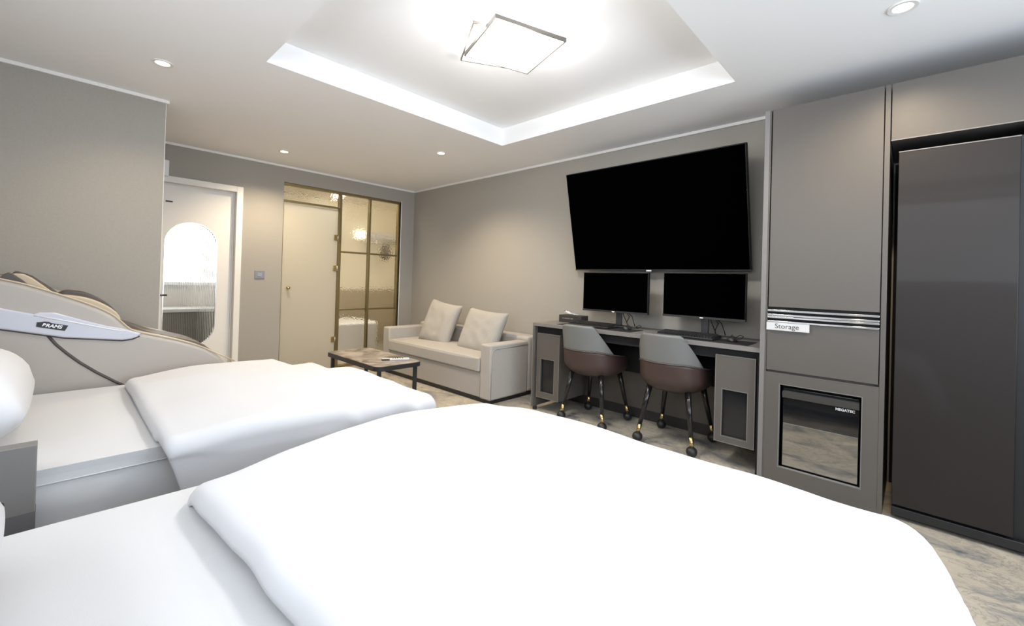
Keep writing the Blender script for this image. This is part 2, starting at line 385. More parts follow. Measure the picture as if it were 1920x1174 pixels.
# ---------------- gold framed glass partition
t = bpy.data.objects.new('door_2', None); COL.objects.link(t); t.location = (0, -1.4, 0); t['kind'] = 'structure'
gp = bpy.data.objects.new('window_4', None); COL.objects.link(gp); gp.location = (0, -.64, 0); gp['kind'] = 'structure'
b = B(); fx0, fx1 = -.075, -.02
for a in ((fx0, fx1, GY0, GY1, GZ - .028, GZ), (fx0, fx1 + .006, -1.085, -1.05, 0, GZ - .028), (fx0, fx1, GY1 - .028, GY1, 0, GZ - .028), (fx0, fx1, GY0, -1.085, 1.998, 2.02), (fx0, fx1, -1.05, GY1 - .028, 0, .03),
          (fx0, fx1, -.676, -.65, .03, GZ - .028), (fx0, fx1, GY0, GY0 + .012, 0, 1.998)): box(b, *a)
for z in (1.462, .73):
    box(b, fx0, fx1, -1.05, -.676, z - .011, z + .011); box(b, fx0, fx1, -.65, GY1 - .028, z - .011, z + .011)
obj('gold_frame', b, M_goldfr, gp, bevel=.002)
PY = ((-1.05, -.676), (-.65, GY1 - .028)); PZ = ((.03, .719), (.741, 1.451), (1.473, GZ - .028))
for y0, y1 in PY:
    for z0, z1 in PZ: obj('hammered_pane', bx(-.052, -.045, y0, y1, z0, z1), M_hammer, gp)
obj('transom_pane', bx(-.052, -.045, GY0, -1.085, 2.02, GZ - .028), M_hammer, gp)
obj('jamb_lining', (lambda b: (box(b, -.02, .004, GY1, GY1 + .012, 0, GZ + .012), b)[-1])(B()), M_trim, gp)
fl = obj('frosted_door_leaf', bx(-.05, -.04, GY0 + .016, -1.09, .012, 1.988), M_frost, t)
for z in (1.635, 1.252, .358):
    b = B(); box(b, -.058, -.03, -1.135, -1.068, z - .035, z + .035)
    h = obj('hinge', b, M_gold, fl, bevel=.003)
    b = B(); tube(b, [(-.028, -1.087, z - .03), (-.028, -1.087, z + .03)], .006); obj('hinge_pin', b, M_chrome, fl, smooth=True)
b = B(); lathe(b, [(.012, 0), (.01, .015), (.018, .022), (.02, .034), (.016, .044), (.0001, .046)], (-.04, -1.663, 1.0), 20, 'x')
obj('door_knob', b, M_gold, fl, smooth=True)

# ---------------- bathroom behind the glass
b = B(); box(b, -1.75, -1.65, -1.9, .96, .94, H); box(b, -1.65, -.12, -1.9, -1.84, .94, H); box(b, -1.65, -.12, .9, .96, .94, H); box(b, -.2, -.12, 0, .9, .94, H)
struct('wall_bathroom', b, M_btile)
b = B(); box(b, -1.75, -1.64, -1.9, .96, 0, .94); box(b, -1.64, -.12, -1.9, -1.83, 0, .94); box(b, -1.64, -.12, .89, .96, 0, .94); box(b, -.21, -.12, 0, .89, 0, .94)
struct('wall_bathroom_lower', b, M_tan)
b = B(); box(b, -1.75, -.12, -1.9, .96, H, H + .05); struct('ceiling_bathroom', b, M_btile)
t = thing('bathtub', 'white bathtub standing behind the hammered glass panes', 'bathtub', (-1.1, -1.1, 0))
b = B(); pts = []
for sx, sy, a0 in ((-.6, -.32, 0), (-1.2, -.32, 90), (-1.2, -1.55, 180), (-.6, -1.55, 270)):
    for k in range(7):
        a = R(a0 + 15 * k); pts.append((sx + .12 * cos(a), sy + .12 * sin(a)))
prism(b, pts, 'z', 0, .5); obj('tub_body', b, M_white, t, bevel=.03, seg=3)
t = thing('towel_shelf', 'metal towel shelf on bathroom wall behind the upper glass pane', 'towel shelf', (-1.55, -.45, 1.6))
b = B()
for y in (.03, .66):
    tube(b, [(-1.65, y, 1.80), (-1.4, y, 1.80)], .008); tube(b, [(-1.65, y, 1.75), (-1.42, y, 1.75)], .007)
for x in (-1.6, -1.52, -1.44): tube(b, [(x, .01, 1.80), (x, .68, 1.80)], .007)
tube(b, [(-1.42, .01, 1.74), (-1.42, .68, 1.74)], .012)
obj('rack', b, M_chrome, t, smooth=True)
o = obj('folded_towel', bx(-1.63, -1.42, .17, .66, 1.809, 1.90), M_towel, None, bevel=.02, seg=3); tag(o, 'folded pale towel lying on the bathroom towel shelf', 'towel')
t = thing('wall_lamp', 'small square lamp left of the towel shelf behind glass', 'lamp', (-1.6, -.04, 1.85))
obj('shade', bx(-1.60, -1.5, -.09, .05, 1.80, 1.93), mat('lamp_shade', (1, .95, .8), .5, emit=1.2), t, bevel=.01)
obj('wall_plate', bx(-1.65, -1.60, -.05, .01, 1.83, 1.90), M_chrome, t, bevel=.003)
t = thing('hanging_sponge', 'grey round bath sponge hanging below the towel shelf rail', 'sponge', (-1.42, .35, 1.6))
b = B()
bmesh.ops.create_icosphere(b, subdivisions=4, radius=.10)
for v in b.verts: v.co = Vector((v.co.x, v.co.y * .8, v.co.z * 1.25)) * (1 + .18 * noise.noise(v.co * 40)) + Vector((-1.36, .35, 1.585))
obj('sponge', b, mat('sponge_mesh', (.16, .14, .11), .9, bump=1, bscale=120), t, smooth=True)
b = B(); tube(b, [(-1.41, .35, 1.70), (-1.42, .35, 1.735)], .002, 6); obj('loop', b, M_paper, t)
area('bathroom_fill', (-.36, -.5, 2.38), (0, R(-28), 0), .16, 2.3, 40, (1, .96, .88))  # added fill strip, out of sight above the opening, evens the back wall

# ---------------- ceiling downlights
def downlight(x, y, label, power=62):
    t = thing('downlight', label, 'downlight', (x, y, H), 'recessed ceiling downlights')
    b = B(); n = 28; g = []
    for r_, z in ((.052, H), (.052, H - .006), (.036, H - .005), (.034, H - .001)):
        g.append([b.verts.new((x + r_ * cos(2 * pi * k / n), y + r_ * sin(2 * pi * k / n), z)) for k in range(n)])
    for i in range(3):
        for k in range(n): b.faces.new((g[i][k], g[i][(k + 1) % n], g[i + 1][(k + 1) % n], g[i + 1][k]))
    obj('trim_ring', b, M_trim, t, smooth=False)
    b = B(); lathe(b, [(.034, H - .003), (.034, H - .001)], (x, y, 0), 24); obj('lens', b, M_spot, t)
    l = bpy.data.lights.new('downlight_beam', 'SPOT'); l.energy = power; l.color = (1, .82, .58); l.spot_size = R(140); l.spot_blend = .8; l.shadow_soft_size = .03
    o = bpy.data.objects.new('downlight_beam', l); o.location = (x, y, H - .02); COL.objects.link(o)
downlight(1.967, -3.095, 'round recessed downlight nearest the end of the left wall', 24)
downlight(.598, -1.954, 'round recessed downlight above the gap between white door and gold glass partition', 75)
downlight(1.836, -.926, 'round recessed downlight above the grey sofa', 85)
downlight(5.21, -.993, 'round recessed downlight in front of the tall taupe cabinets', 42)
# bathroom downlight seen through the transom
t = thing('downlight', 'bright bathroom ceiling lamp glowing through the transom glass', 'downlight', (-1.25, -.545, H))
b = B(); lathe(b, [(.06, H - .03), (.06, H - .001)], (-1.25, -.545, 0), 24); obj('lens', b, mat('bath_lens', (1, .95, .85), .5, emit=12), t)

# ---------------- square ceiling lamp
t = thing('ceiling_lamp', 'glowing square ceiling lamp of two twisted plates in the tray', 'lamp', (3.60, -1.768, TZ))
def plate(cx, cy, z, s, ang, h, name, fr):
    b = B(); vs = box(b, -s, s, -s, s, z, z + h)
    M_ = Matrix.Rotation(ang, 4, 'Z'); 
    for v in b.verts: v.co = M_ @ v.co + Vector((cx, cy, 0))
    p = obj(name, b, M_lampface, t)
    b = B(); e = .008
    for a in ((-s - e, s + e, -s - e, -s), (-s - e, s + e, s, s + e), (-s - e, -s, -s, s), (s, s + e, -s, s)): box(b, *a, z - .004, z + h + fr)
    for v in b.verts: v.co = M_ @ v.co + Vector((cx, cy, 0))
    obj('frame', b, M_lampfr, p)
plate(3.601, -1.768, 2.462, .205, R(-19), .012, 'lower_plate', .006)
plate(3.483, -1.752, 2.508, .195, R(-30.6), .01, 'upper_plate', .003)
b = B(); box(b, 3.46, 3.58, -1.82, -1.70, 2.518, TZ); obj('mount', b, M_white, t)
l = bpy.data.lights.new('lamp_glow', 'POINT'); l.shadow_soft_size = .09; l.energy = 12; l.color = (1, .98, .96)
o = bpy.data.objects.new('lamp_glow', l); o.location = (3.6, -1.77, 2.34); COL.objects.link(o)
area('lamp_down', (3.6, -1.77, 2.452), (0, 0, R(-19)),    .38, .38, 15, (1, .98, .96))

# ---------------- wall bits
t = thing('light_switch', 'small grey square wall switch between door and glass partition', 'switch', (0, -1.969, 1.145))
pl = obj('switch_plate', bx(0, .009, -2.018, -1.92, 1.1, 1.19), M_switch, t, bevel=.003)
obj('switch_button', bx(.009, .012, -1.99, -1.948, 1.125, 1.165), mat('switch_button', (.3, .31, .35), .35), t, bevel=.002)
t = thing('door_closer', 'small white box fixed above the white entrance door', 'box', (0, -2.84, 2.08))
obj('housing', bx(.022, .07, -2.90, -2.79, 2.06, 2.215), M_white, t, bevel=.01, seg=3)
obj('back_bracket', bx(0, .022, -2.89, -2.80, 2.08, 2.2), M_trim, t)

# ------------------------------------------------------------------ desk run
DF = -.524; KZ = .785
t = thing('desk', 'long taupe desk with dark recess under the two monitors', 'desk', (3.66, -.27, 0))
obj('desktop', bx(2.75, 4.583, DF, -.001, KZ - .028, KZ), [mat('desk_top', (.19, .18, .165), .5, bump=.1, bscale=300)], t, bevel=.002)
obj('front_edge', bx(2.75, 4.583, DF - .003, DF, KZ - .028, KZ - .002), M_cabedge, t)
obj('apron', bx(2.775, 4.583, DF + .04, DF + .058, KZ - .1, KZ - .028), M_gapshade, t)  # shade under the desktop is put into this board's colour
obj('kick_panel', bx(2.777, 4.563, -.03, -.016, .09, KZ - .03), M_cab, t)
obj('underdesk_shade', bx(3.06, 4.30, -.075, -.06, .40, KZ - .028), M_gapshade, t)  # black sheet added for the shade under the desk
obj('side_panel', bx(2.75, 2.775, DF, -.002, .03, KZ - .028), M_cab, t, bevel=.001)
obj('side_edge', bx(2.75, 2.757, DF - .003, DF, .03, KZ - .028), M_cabedge, t)
obj('side_panel', bx(4.565, 4.583, DF + .02, -.002, .0, KZ - .028), M_gapshade, t)
for y in (DF + .03, -.06): b = B(); lathe(b, [(.02, 0), (.02, .03)], (2.772, y, 0), 16); obj('foot', b, M_black, t)
def pc_cabinet(x0, x1, z0, z1, label, wx0, wx1, wz0, wz1, depth=.42):
    t = thing('computer_cabinet', label, 'cabinet', ((x0 + x1) / 2, -.28, z0), 'small cabinets hung under the desk')
    y0 = -.505
    obj('carcass', (lambda b: (box(b, x0, x0 + .014, y0 + .018, y0 + depth, z0, z1), box(b, x1 - .014, x1, y0 + .018, y0 + depth, z0, z1), box(b, x0 + .014, x1 - .014, y0 + .018, y0 + depth, z1 - .014, z1), box(b, x0 + .014, x1 - .014, y0 + .018, y0 + depth, z0, z0 + .014), box(b, x0 + .014, x1 - .014, y0 + depth - .01, y0 + depth, z0 + .014, z1 - .014), b)[-1])(B()), M_cab, t, bevel=.001)
    b = B(); box(b, x0, wx0, y0, y0 + .017, z0, z1); box(b, wx1, x1, y0, y0 + .017, z0, z1); box(b, wx0, wx1, y0, y0 + .017, wz1, z1); box(b, wx0, wx1, y0, y0 + .017, z0, wz0)
    bmesh.ops.remove_doubles(b, verts=b.verts, dist=1e-5)
    d = obj('door', b, M_cab, t)
    b = B(); frame(b, x0, x1, z0, z1, .004, 'y', y0 - .0015, y0); frame(b, wx0 - .004, wx1 + .004, wz0 - .004, wz1 + .004, .004, 'y', y0 - .0015, y0 + .004)
    obj('edging', b, M_cabedge, d)
    obj('dark_window', bx(wx0, wx1, y0 + .02, y0 + .024, wz0 - .01, wz1 + .01), mat('smoked_glass', (.015, .016, .018), .12) if 'smoked_glass' not in MATS else MATS['smoked_glass'], d)
pc_cabinet(2.79, 3.04, .118, .694, 'narrow taupe cabinet with black window under the desk beside sofa', 2.835, 2.985, .172, .466)
pc_cabinet(4.318, 4.556, .146, .712, 'narrow taupe cabinet with black window under the desk beside tall cabinet', 4.364, 4.512, .19, .49)
for i, (x0, x1, z1) in enumerate(((2.80, 3.03, .694), (4.33, 4.55, .712))):
    pass
for a in ((2.79, 3.04, -.45, -.1, .695, .757), (4.32, 4.555, -.45, -.1, .713, .757)): obj('recess_shade', bx(*a), M_gapshade, bpy.data.objects['desk'])  # black blocks stand in for the shaded gap above each cabinet

# ---------------- tall cabinet
CF = -.545
t = thing('tall_cabinet', 'tall taupe storage cabinet with chrome handle rails beside the desk', 'cabinet', (4.87, -.27, 0))
CX0, CX1, CT = 4.585, 5.162, 2.236
b = B(); box(b, CX0, CX0 + .034, CF, -.003, 0, CT); box(b, CX1 - .022, CX1, CF, -.003, 0, CT); box(b, CX0 + .034, CX1 - .022, CF + .03, -.003, CT - .018, CT)
box(b, CX0 + .034, CX1 - .022, -.02, -.003, 0, CT - .018); box(b, CX0 + .034, CX1 - .022, CF + .03, -.02, .65, .668); box(b, CX0 + .034, CX1 - .022, CF + .03, -.02, .945, 1.04)
obj('carcass', b, M_cab, t, bevel=.0015)
obj('left_edge_strip', (lambda b: (box(b, CX0, CX0 + .026, CF - .003, CF, 0, CT), b)[-1])(B()), M_cabedge, t)
obj('shadow_gap', (lambda b: (box(b, CX0 + .034, CX1 - .022, CF + .022, CF + .03, .67, CT - .02), b)[-1])(B()), M_gapshade, t)
d = obj('upper_door', bx(CX0 + .04, CX1 - .026, CF, CF + .02, 1.045, CT - .001), M_cab, t, bevel=.0015)
b = B(); 
for z in (1.026, 1.0): box(b, CX0 + .038, CX1 - .026, CF - .012, CF - .008, z - .008, z + .003); box(b, CX0 + .038, CX1 - .026, CF - .008, CF + .02, z - .008, z - .005)
obj('handle_rail', b, M_chrome, d, bevel=.001)
b = B(); 
for z in (.985, .960): box(b, CX0 + .038, CX1 - .026, CF - .012, CF - .008, z - .006, z + .004); box(b, CX0 + .038, CX1 - .026, CF - .008, CF + .02, z - .006, z - .003)
d = obj('drawer', bx(CX0 + .036, CX1 - .026, CF, CF + .02, .667, .952), M_cab, t, bevel=.0015)
obj('handle_rail', b, M_chrome, d, bevel=.001)
lb = obj('storage_label', bx(4.621, 4.835, CF - .015, CF - .0125, .908, .953), M_paper, d)
text('lettering', 'Storage', .040, face_my(4.725, CF - .0152, .932), M_ink, lb)
b = B(); FX0, FX1, FZ0, FZ1 = 4.69, 5.075, .1, .592
for a in ((CX0 + .034, FX0, .0, .655), (FX1, CX1 - .022, .0, .655)): box(b, a[0], a[1], CF, CF + .02, a[2], a[3])
box(b, FX0, FX1, CF, CF + .02, FZ1, .655); box(b, FX0, FX1, CF, CF + .02, 0, FZ0)
bmesh.ops.remove_doubles(b, verts=b.verts, dist=1e-5)
obj('lower_frame', b, M_cab, t)
b = B(); frame(b, FX0, FX1, FZ0, FZ1, .004, 'y', CF - .0015, CF + .02); obj('opening_edging', b, M_cabedge, t)
# mini fridge standing in the niche
t = thing('mini_fridge', 'black mini fridge with glossy mirrored door set in the tall cabinet', 'fridge', (4.88, -.3, .0))
obj('body', bx(4.69, 5.07, CF + .085, -.06, .02, .585), M_black, t, bevel=.008)
d = obj('door', bx(4.706, 5.062, CF + .03, CF + .08, .108, .57), mat('fridge_gloss', (.012, .012, .013), .03, spec=1.0, coat=1), t, bevel=.004)
b = B(); prism(b, [(CF + .005, .548), (CF + .03, .552), (CF + .03, .512), (CF + .012, .514)], 'x', 4.706, 5.062)
obj('handle_lip', b, mat('fridge_lip', (.05, .048, .045), .35), d)
mir = obj('mirrored_panel', bx(4.71, 5.058, CF + .027, CF + .030, .112, .36), mat('mirror', (.42, .42, .41), .03, 1), d)
text('lettering', 'MEGATEC', .019, face_my(5.0, CF + .027, .497), M_logo, d, bold=.0006)
obj('foot', bx(4.72, 5.04, CF + .1, -.08, 0, .02), M_black, t)
# cabinet over the clothes care machine
t = thing('overhead_cabinet', 'wide taupe overhead cabinet above the dark garment steamer', 'cabinet', (5.8, -.27, 1.937))
obj('carcass', bx(CX1 + .003, 6.1, CF + .022, -.003, 1.94, CT - .001), M_cab, t)
obj('front_panel', bx(CX1 + .004, 6.1, CF, CF + .02, 1.937, CT), M_cab, t, bevel=.0015)
obj('lower_edging', bx(CX1 + .004, 6.1, CF - .002, CF, 1.937, 1.942), M_cabedge, t)
t = thing('garment_steamer', 'tall dark bronze garment care closet right of the tall cabinet', 'appliance', (5.42, -.27, 0))
obj('body', bx(5.197, 5.66, CF + .03, -.03, .03, 1.885), M_black, t, bevel=.004)
d = obj('door', bx(5.197, 5.605, CF - .005, CF + .028, .075, 1.875), M_styler, t, bevel=.003)
obj('door_edging', bx(5.197, 5.605, CF - .007, CF - .005, 1.870, 1.875), M_cabedge, d)
obj('plinth', bx(5.197, 5.66, CF + .0, CF + .03, .02, .062), M_black, t, bevel=.003)
for x in (5.24, 5.62):
    for y in (CF + .08, -.1): b = B(); lathe(b, [(.02, 0), (.02, .03)], (x, y, 0), 12); obj('foot', b, M_black, t)
struct('wall_side_panel', bx(5.69, 5.72, CF + .0, -.003, 0, 1.935), M_gapshade)
struct('gap_shade_sheet', bx(5.17, 5.69, -.004, -.001, 0, 1.93), M_gapshade)  # black sheet stands in for shade in the gaps around the steamer

# ---------------- television, tilted forward
t = thing('television', 'huge wall television with black screen tilted forward above monitors', 'television', (3.65, 0, 1.7))
tvx0, tvx1 = 2.902, 4.413; yb, zb, yt, zt = -.10, 1.275, -.30, 2.148
dirv = Vector((0, yt - yb, zt - zb)); Lh = dirv.length; dirv.normalize(); nrm = Vector((0, -dirv.z, dirv.y))  # faces the room, slightly down
if nrm.y > 0: nrm = -nrm
def tvbox(x0, x1, s0, s1, d0, d1):
    b = B(); vs = box(b, x0, x1, s0, s1, d0, d1)
    for v in b.verts:
        x, s, d = v.co; v.co = Vector((x, yb, zb)) + dirv * s - nrm * d
    return b
obj('casing', tvbox(tvx0, tvx1, 0, Lh, .004, .045), M_bezel, t, bevel=.004)
obj('screen', tvbox(tvx0 + .008, tvx1 - .008, .012, Lh - .008, .001, .006), M_screen, t)
obj('chin_strip', tvbox(tvx0, tvx1, 0, .010, 0, .005), mat('tv_edge', (.08, .08, .085), .3, .5), t)
obj('logo_tab', tvbox(3.62, 3.665, -.006, .005, -.002, .004), M_logo, t)
b = B(); prism(b, [(0, 1.5), (0, 1.95), (-.16, 1.95), (-.12, 1.5)], 'x', 3.35, 3.95); obj('wall_mount', b, M_black, t)

# ---------------- monitors
def monitor(x0, x1, z0, z1, y, px, label):
    t = thing('monitor', label, 'monitor', ((x0 + x1) / 2, y + .04, KZ), 'desktop monitors')
    obj('casing', bx(x0, x1, y + .003, y + .035, z0, z1), M_bezel, t, bevel=.003)
    obj('screen', bx(x0 + .006, x1 - .006, y, y + .004, z0 + .016, z1 - .006), M_screen, t)
    obj('chin', bx(x0, x1, y - .001, y + .004, z0, z0 + .015), mat('monitor_chin', (.03, .03, .032), .4) if 'monitor_chin' not in MATS else MATS['monitor_chin'], t)
    obj('logo_tab', bx((x0 + x1) / 2 - .012, (x0 + x1) / 2 + .012, y - .003, y, z0 + .003, z0 + .010), M_logo, t)
    obj('stand_post', bx(px - .025, px + .025, y + .045, y + .07, KZ + .02, z0 + .12), mat('stand_grey', (.06, .06, .065), .35, .3) if 'stand_grey' not in MATS else MATS['stand_grey'], t, bevel=.004)
    obj('stand_neck', bx(px - .03, px + .03, y + .034, y + .05, z0 + .06, z0 + .16), M_black, t)
    b = B(); pts = [(px + .12 * cos(a) * (1 if abs(cos(a)) < .9 else .97), y + .045 + .07 * sin(a)) for a in [2 * pi * k / 32 for k in range(32)]]; prism(b, pts, 'z', KZ + .006, KZ + .018)
    obj('stand_base', b, M_black, t, bevel=.003)
    b = B(); prism(b, [(px - .1 + .2 * (k in (1, 2)), y + .02 + .08 * (k > 1)) for k in range(4)], 'z', KZ, KZ + .006); obj('base_pad', b, M_black, t)
    for q, (dx, sg) in enumerate(((.045, .02), (.085, -.02), (.10, .03))):
        b = B(); tube(b, [(px + dx * .7, y + .045, z0 + .02), (px + dx, y + .06 + .02 * q, z0 - .03), (px + dx + sg, y + .07, KZ + .05), (px + dx + sg, y + .09, KZ + .02)], .0035, 8)
        obj('cable', b, M_black, t, smooth=True)
monitor(3.096, 3.712, .912, 1.252, -.25, 3.43, 'left of two black desk monitors, nearer the tissue box')
monitor(3.838, 4.424, .918, 1.254, -.25, 4.14, 'right of two black desk monitors, nearer the tall cabinet')

# ---------------- desk accessories
def keyboard(cx, cy, label, ang=0.0, w=.44):
    t = thing('keyboard', label, 'keyboard', (0, 0, 0), 'black desk keyboards')
    b = B(); box(b, -w / 2, w / 2, -.075, .075, .0, .014); obj('key_tray', b, M_black, t, bevel=.004)
    b = B(); nx = int(w / .0195)
    for j in range(6):
        for i in range(nx):
            x = -w / 2 + .006 + i * (w - .012) / nx; y = -.068 + j * .0225; z = .014 + .002 * j
            box(b, x + .001, x + (w - .012) / nx - .002, y, y + .018, z - .002, z + .012)
    obj('keys', b, mat('key_caps', (.02, .02, .022), .3), t) if 'key_caps' not in MATS else obj('keys', b, MATS['key_caps'], t)
    t.rotation_euler = (0, 0, ang); t.location = (cx, cy, KZ + .0035); return t
def mousemat(x0, x1, y0, y1, label, name='desk_mat'):
    o = obj(name, bx(x0, x1, y0, y1, KZ, KZ + .003), mat('mat_cloth', (.01, .01, .012), .8) if 'mat_cloth' not in MATS else MATS['mat_cloth'], None, bevel=.001); tag(o, label, 'desk mat')
mousemat(2.98, 3.68, -.475, -.245, 'long black desk mat under the left keyboard and mouse')
mousemat(3.86, 4.50, -.485, -.245, 'long black desk mat under the right keyboard and mouse')
keyboard(3.27, -.36, 'black keyboard in front of the left monitor', R(-2), .40)
keyboard(4.08, -.375, 'black keyboard in front of the right monitor', R(-2), .40)
def mouse(cx, cy, label, ang):
    t = thing('computer_mouse', label, 'mouse', (0, 0, 0), 'black computer mice')
    b = B(); g = grid(b, 20, 8, lambda u, v: Vector((.031 * cos(2 * pi * u) * cos(v * pi / 2) ** .6, .055 * sin(2 * pi * u) * cos(v * pi / 2) ** .6, .036 * sin(v * pi / 2) ** .8)), True)
    bmesh.ops.remove_doubles(b, verts=b.verts, dist=1e-5); bmesh.ops.holes_fill(b, edges=b.edges)
    obj('shell', b, mat('mouse_shell', (.03, .028, .028), .25) if 'mouse_shell' not in MATS else MATS['mouse_shell'], t, smooth=True)
    b = B(); tube(b, [(0, .05, .012), (.01, .09, .006), (.05, .12, .004), (.07, .15, .022), (.05, .17, .03), (.02, .165, .01), (.03, .20, .004)], .0025, 8); obj('cable', b, M_black, t, smooth=True)
    b = B(); tube(b, [(-.004, .028, .036), (.004, .028, .036)], .007, 12); obj('scroll_wheel', b, M_blackmetal, t, smooth=True)
    t.rotation_euler = (0, 0, ang); t.location = (cx, cy, KZ + .0035)
mouse(3.585, -.34, 'black mouse right of the left keyboard', R(10))
mouse(4.37, -.35, 'black mouse right of the right keyboard', R(15))
t = thing('tissue_box', 'black tissue box on the left end of the desk with tissue', 'tissue box', (2.96, -.2, KZ))
obj('box', bx(2.83, 3.075, -.245, -.125, KZ, KZ + .068), mat('tissue_box_card', (.035, .03, .028), .5), t, bevel=.002)
text('lettering', 'E COMFORT INN', .0155, face_my(2.93, -.2455, KZ + .037), mat('grey_print', (.35, .33, .3), .6), t)
b = B()
g = grid(b, 9, 7, lambda u, v: Vector((2.86 + .13 * u + .02 * sin(7 * v), -.215 + .05 * v + .01 * sin(9 * u), KZ + .0705 + .035 * (1 - u) * abs(sin(2.2 * v + .5)) + .006 * sin(11 * u + 5 * v) ** 2)))
obj('tissue', b, M_paper, t, smooth=True, solid=.0012)

# ------------------------------------------------------------------ desk chairs
def sq(a, p): return math.copysign(abs(a) ** p, a)
def chair_mesh(label, loc):
    t = thing('desk_chair', label, 'chair', (0, 0, 0), 'desk chairs with castors')
    hw, hd = .24, .258
    def ring(th, rx, ry): return rx * sq(sin(th), .8), -ry * sq(cos(th), .8)
    # brown bucket: wraps round the back and the sides
    def fb(u, v):
        th = (u - .5) * 2 * R(140); a = abs(th)
        top = .612 - .05 * max(0, min(1, (a - R(35)) / R(65))) ** 1.2; top -= .03 * max(0, (a - R(100)) / R(40))
        prof = sin(min(1, v * 2.0) * pi / 2)
        s = .66 + .34 * prof ** .8; z = .40 + (top - .40) * v
        lean = .03 * v * max(0, cos(th))
        x, y = ring(th, hw * s, hd * s); return Vector((x, y - lean, z))
    b = B(); grid(b, 57, 12, fb); obj('seat_shell', b, M_brown, t, smooth=True, solid=.03, soff=-1)
    # grey upper back
    def fg(u, v):
        half = R(74) + (R(37) - R(74)) * v ** .85; th = (u - .5) * 2 * half; a = abs(th)
        z0 = .612 - .05 * max(0, min(1, (a - R(35)) / R(65))) ** 1.2
        edge = 1 - .025 * max(0, abs(u - .5) * 2 - .8) / .2 * v
        z = z0 + (.813 * edge - z0) * v
        x, y = ring(th, hw * (1 - .02 * v), hd); return Vector((x, y - .03 * cos(th) - .035 * v, z))
    b = B(); grid(b, 41, 14, fg); obj('backrest', b, M_grey, t, smooth=True, solid=.035, soff=-1)
    b = B(); tube(b, [fb(k / 60, 1) + Vector((0, 0, .002)) for k in range(8, 53)], .0055, 8); obj('piping', b, M_dbrown, t, smooth=True)
    # seat cushion and underside
    b = B(); n = 40; rings = []
    for s, z in ((.0, .475), (.6, .478), (.82, .47), (.86, .45), (.84, .43), (.6, .418), (.0, .418)):
        rings.append([b.verts.new((hw * s * sq(cos(2 * pi * k / n), .8), hd * s * sq(sin(2 * pi * k / n), .8) + .01, z)) for k in range(n)])
    for i in range(len(rings) - 1):
        for k in range(n): b.faces.new((rings[i][k], rings[i][(k + 1) % n], rings[i + 1][(k + 1) % n], rings[i + 1][k]))
    bmesh.ops.remove_doubles(b, verts=b.verts, dist=1e-5); obj('seat', b, M_brown, t, smooth=True)
    for sx in (-1, 1):
        for sy in (-1, 1):
            p0 = Vector((.135 * sx, .14 * sy, .44)); p1 = Vector((.197 * sx, .205 * sy, .06)); q = p0.lerp(p1, .82)
            b = B(); tube(b, [p0, q], [.022, .0145], 14); lg = obj('leg', b, mat('gloss_black_leg', (.012, .011, .011), .2) if 'gloss_black_leg' not in MATS else MATS['gloss_black_leg'], t, smooth=True)
            b = B(); tube(b, [q, p1], [.0155, .0135], 14); obj('brass_ferrule', b, M_gold, lg, smooth=True)
            b = B(); bmesh.ops.create_uvsphere(b, u_segments=20, v_segments=12, radius=.040)
            for v in b.verts: v.co = Vector((v.co.x * .9, v.co.y, v.co.z * .9)) + Vector((p1.x, p1.y, .037))
            obj('castor', b, M_black, lg, smooth=True)
    t.location = loc; return t
c1 = chair_mesh('brown and grey leather castor chair in front of the left monitor', (3.312, -.35, 0))
c2 = dup(c1, (3.993, -.33, 0), 'brown and grey leather castor chair in front of the right monitor'); c2.rotation_euler[2] = R(0)

# ------------------------------------------------------------------ sofa
t = thing('sofa', 'grey fabric two seat sofa in the corner beside the desk', 'sofa', (1.5, -.38, 0))
SX0, SX1, SY = .535, 2.44, -.745
def cushionbox(x0, x1, y0, y1, z0, z1, r, n=10, puff=0, crown=0):
    b = B(); box(b, x0, x1, y0, y1, z0, z1)
    bmesh.ops.subdivide_edges(b, edges=b.edges[:], cuts=n, use_grid_fill=True)
    for v in b.verts:
        u = (v.co.x - x0) / (x1 - x0) * 2 - 1; w = (v.co.y - y0) / (y1 - y0) * 2 - 1; h = (v.co.z - z0) / (z1 - z0) * 2 - 1
        if crown: v.co.z += crown * (1 - u * u) * (1 - w * w) * (h > 0) * 1
        if puff: v.co.y += puff * (1 - u * u) * (1 - h * h) * (1 if w > 0 else -1) * abs(w)
    return b
obj('base', bx(SX0 + .141, SX1 - .149, SY + .02, -.221, .04, .285), M_sofa, t, bevel=.012)
obj('armrest', bx(SX0, SX0 + .14, SY, -.221, .04, .555), M_sofa, t, bevel=.018, seg=3)
obj('armrest', bx(SX1 - .148, SX1, SY, -.221, .04, .555), M_sofa, t, bevel=.018, seg=3)
obj('back', bx(SX0, SX1, -.22, -.02, .04, .595), M_sofa, t, bevel=.03, seg=3)
obj('seat_cushion', cushionbox(SX0 + .143, SX1 - .152, SY - .012, -.225, .288, .42, .02, 8, crown=.02), M_sofa, t, bevel=.03, seg=4)
obj('plinth', bx(SX0 + .03, SX1 - .03, SY + .03, -.05, 0, .04), M_black, t)
b = B()
x = SX1 + .0005
tube(b, [(x, SY + .012, .05), (x, SY + .012, .46), (x, SY + .03, .50), (x, SY + .06, .515), (x, -.23, .52)], .0045, 8); obj('seam_piping', b, M_cush, t, smooth=True)

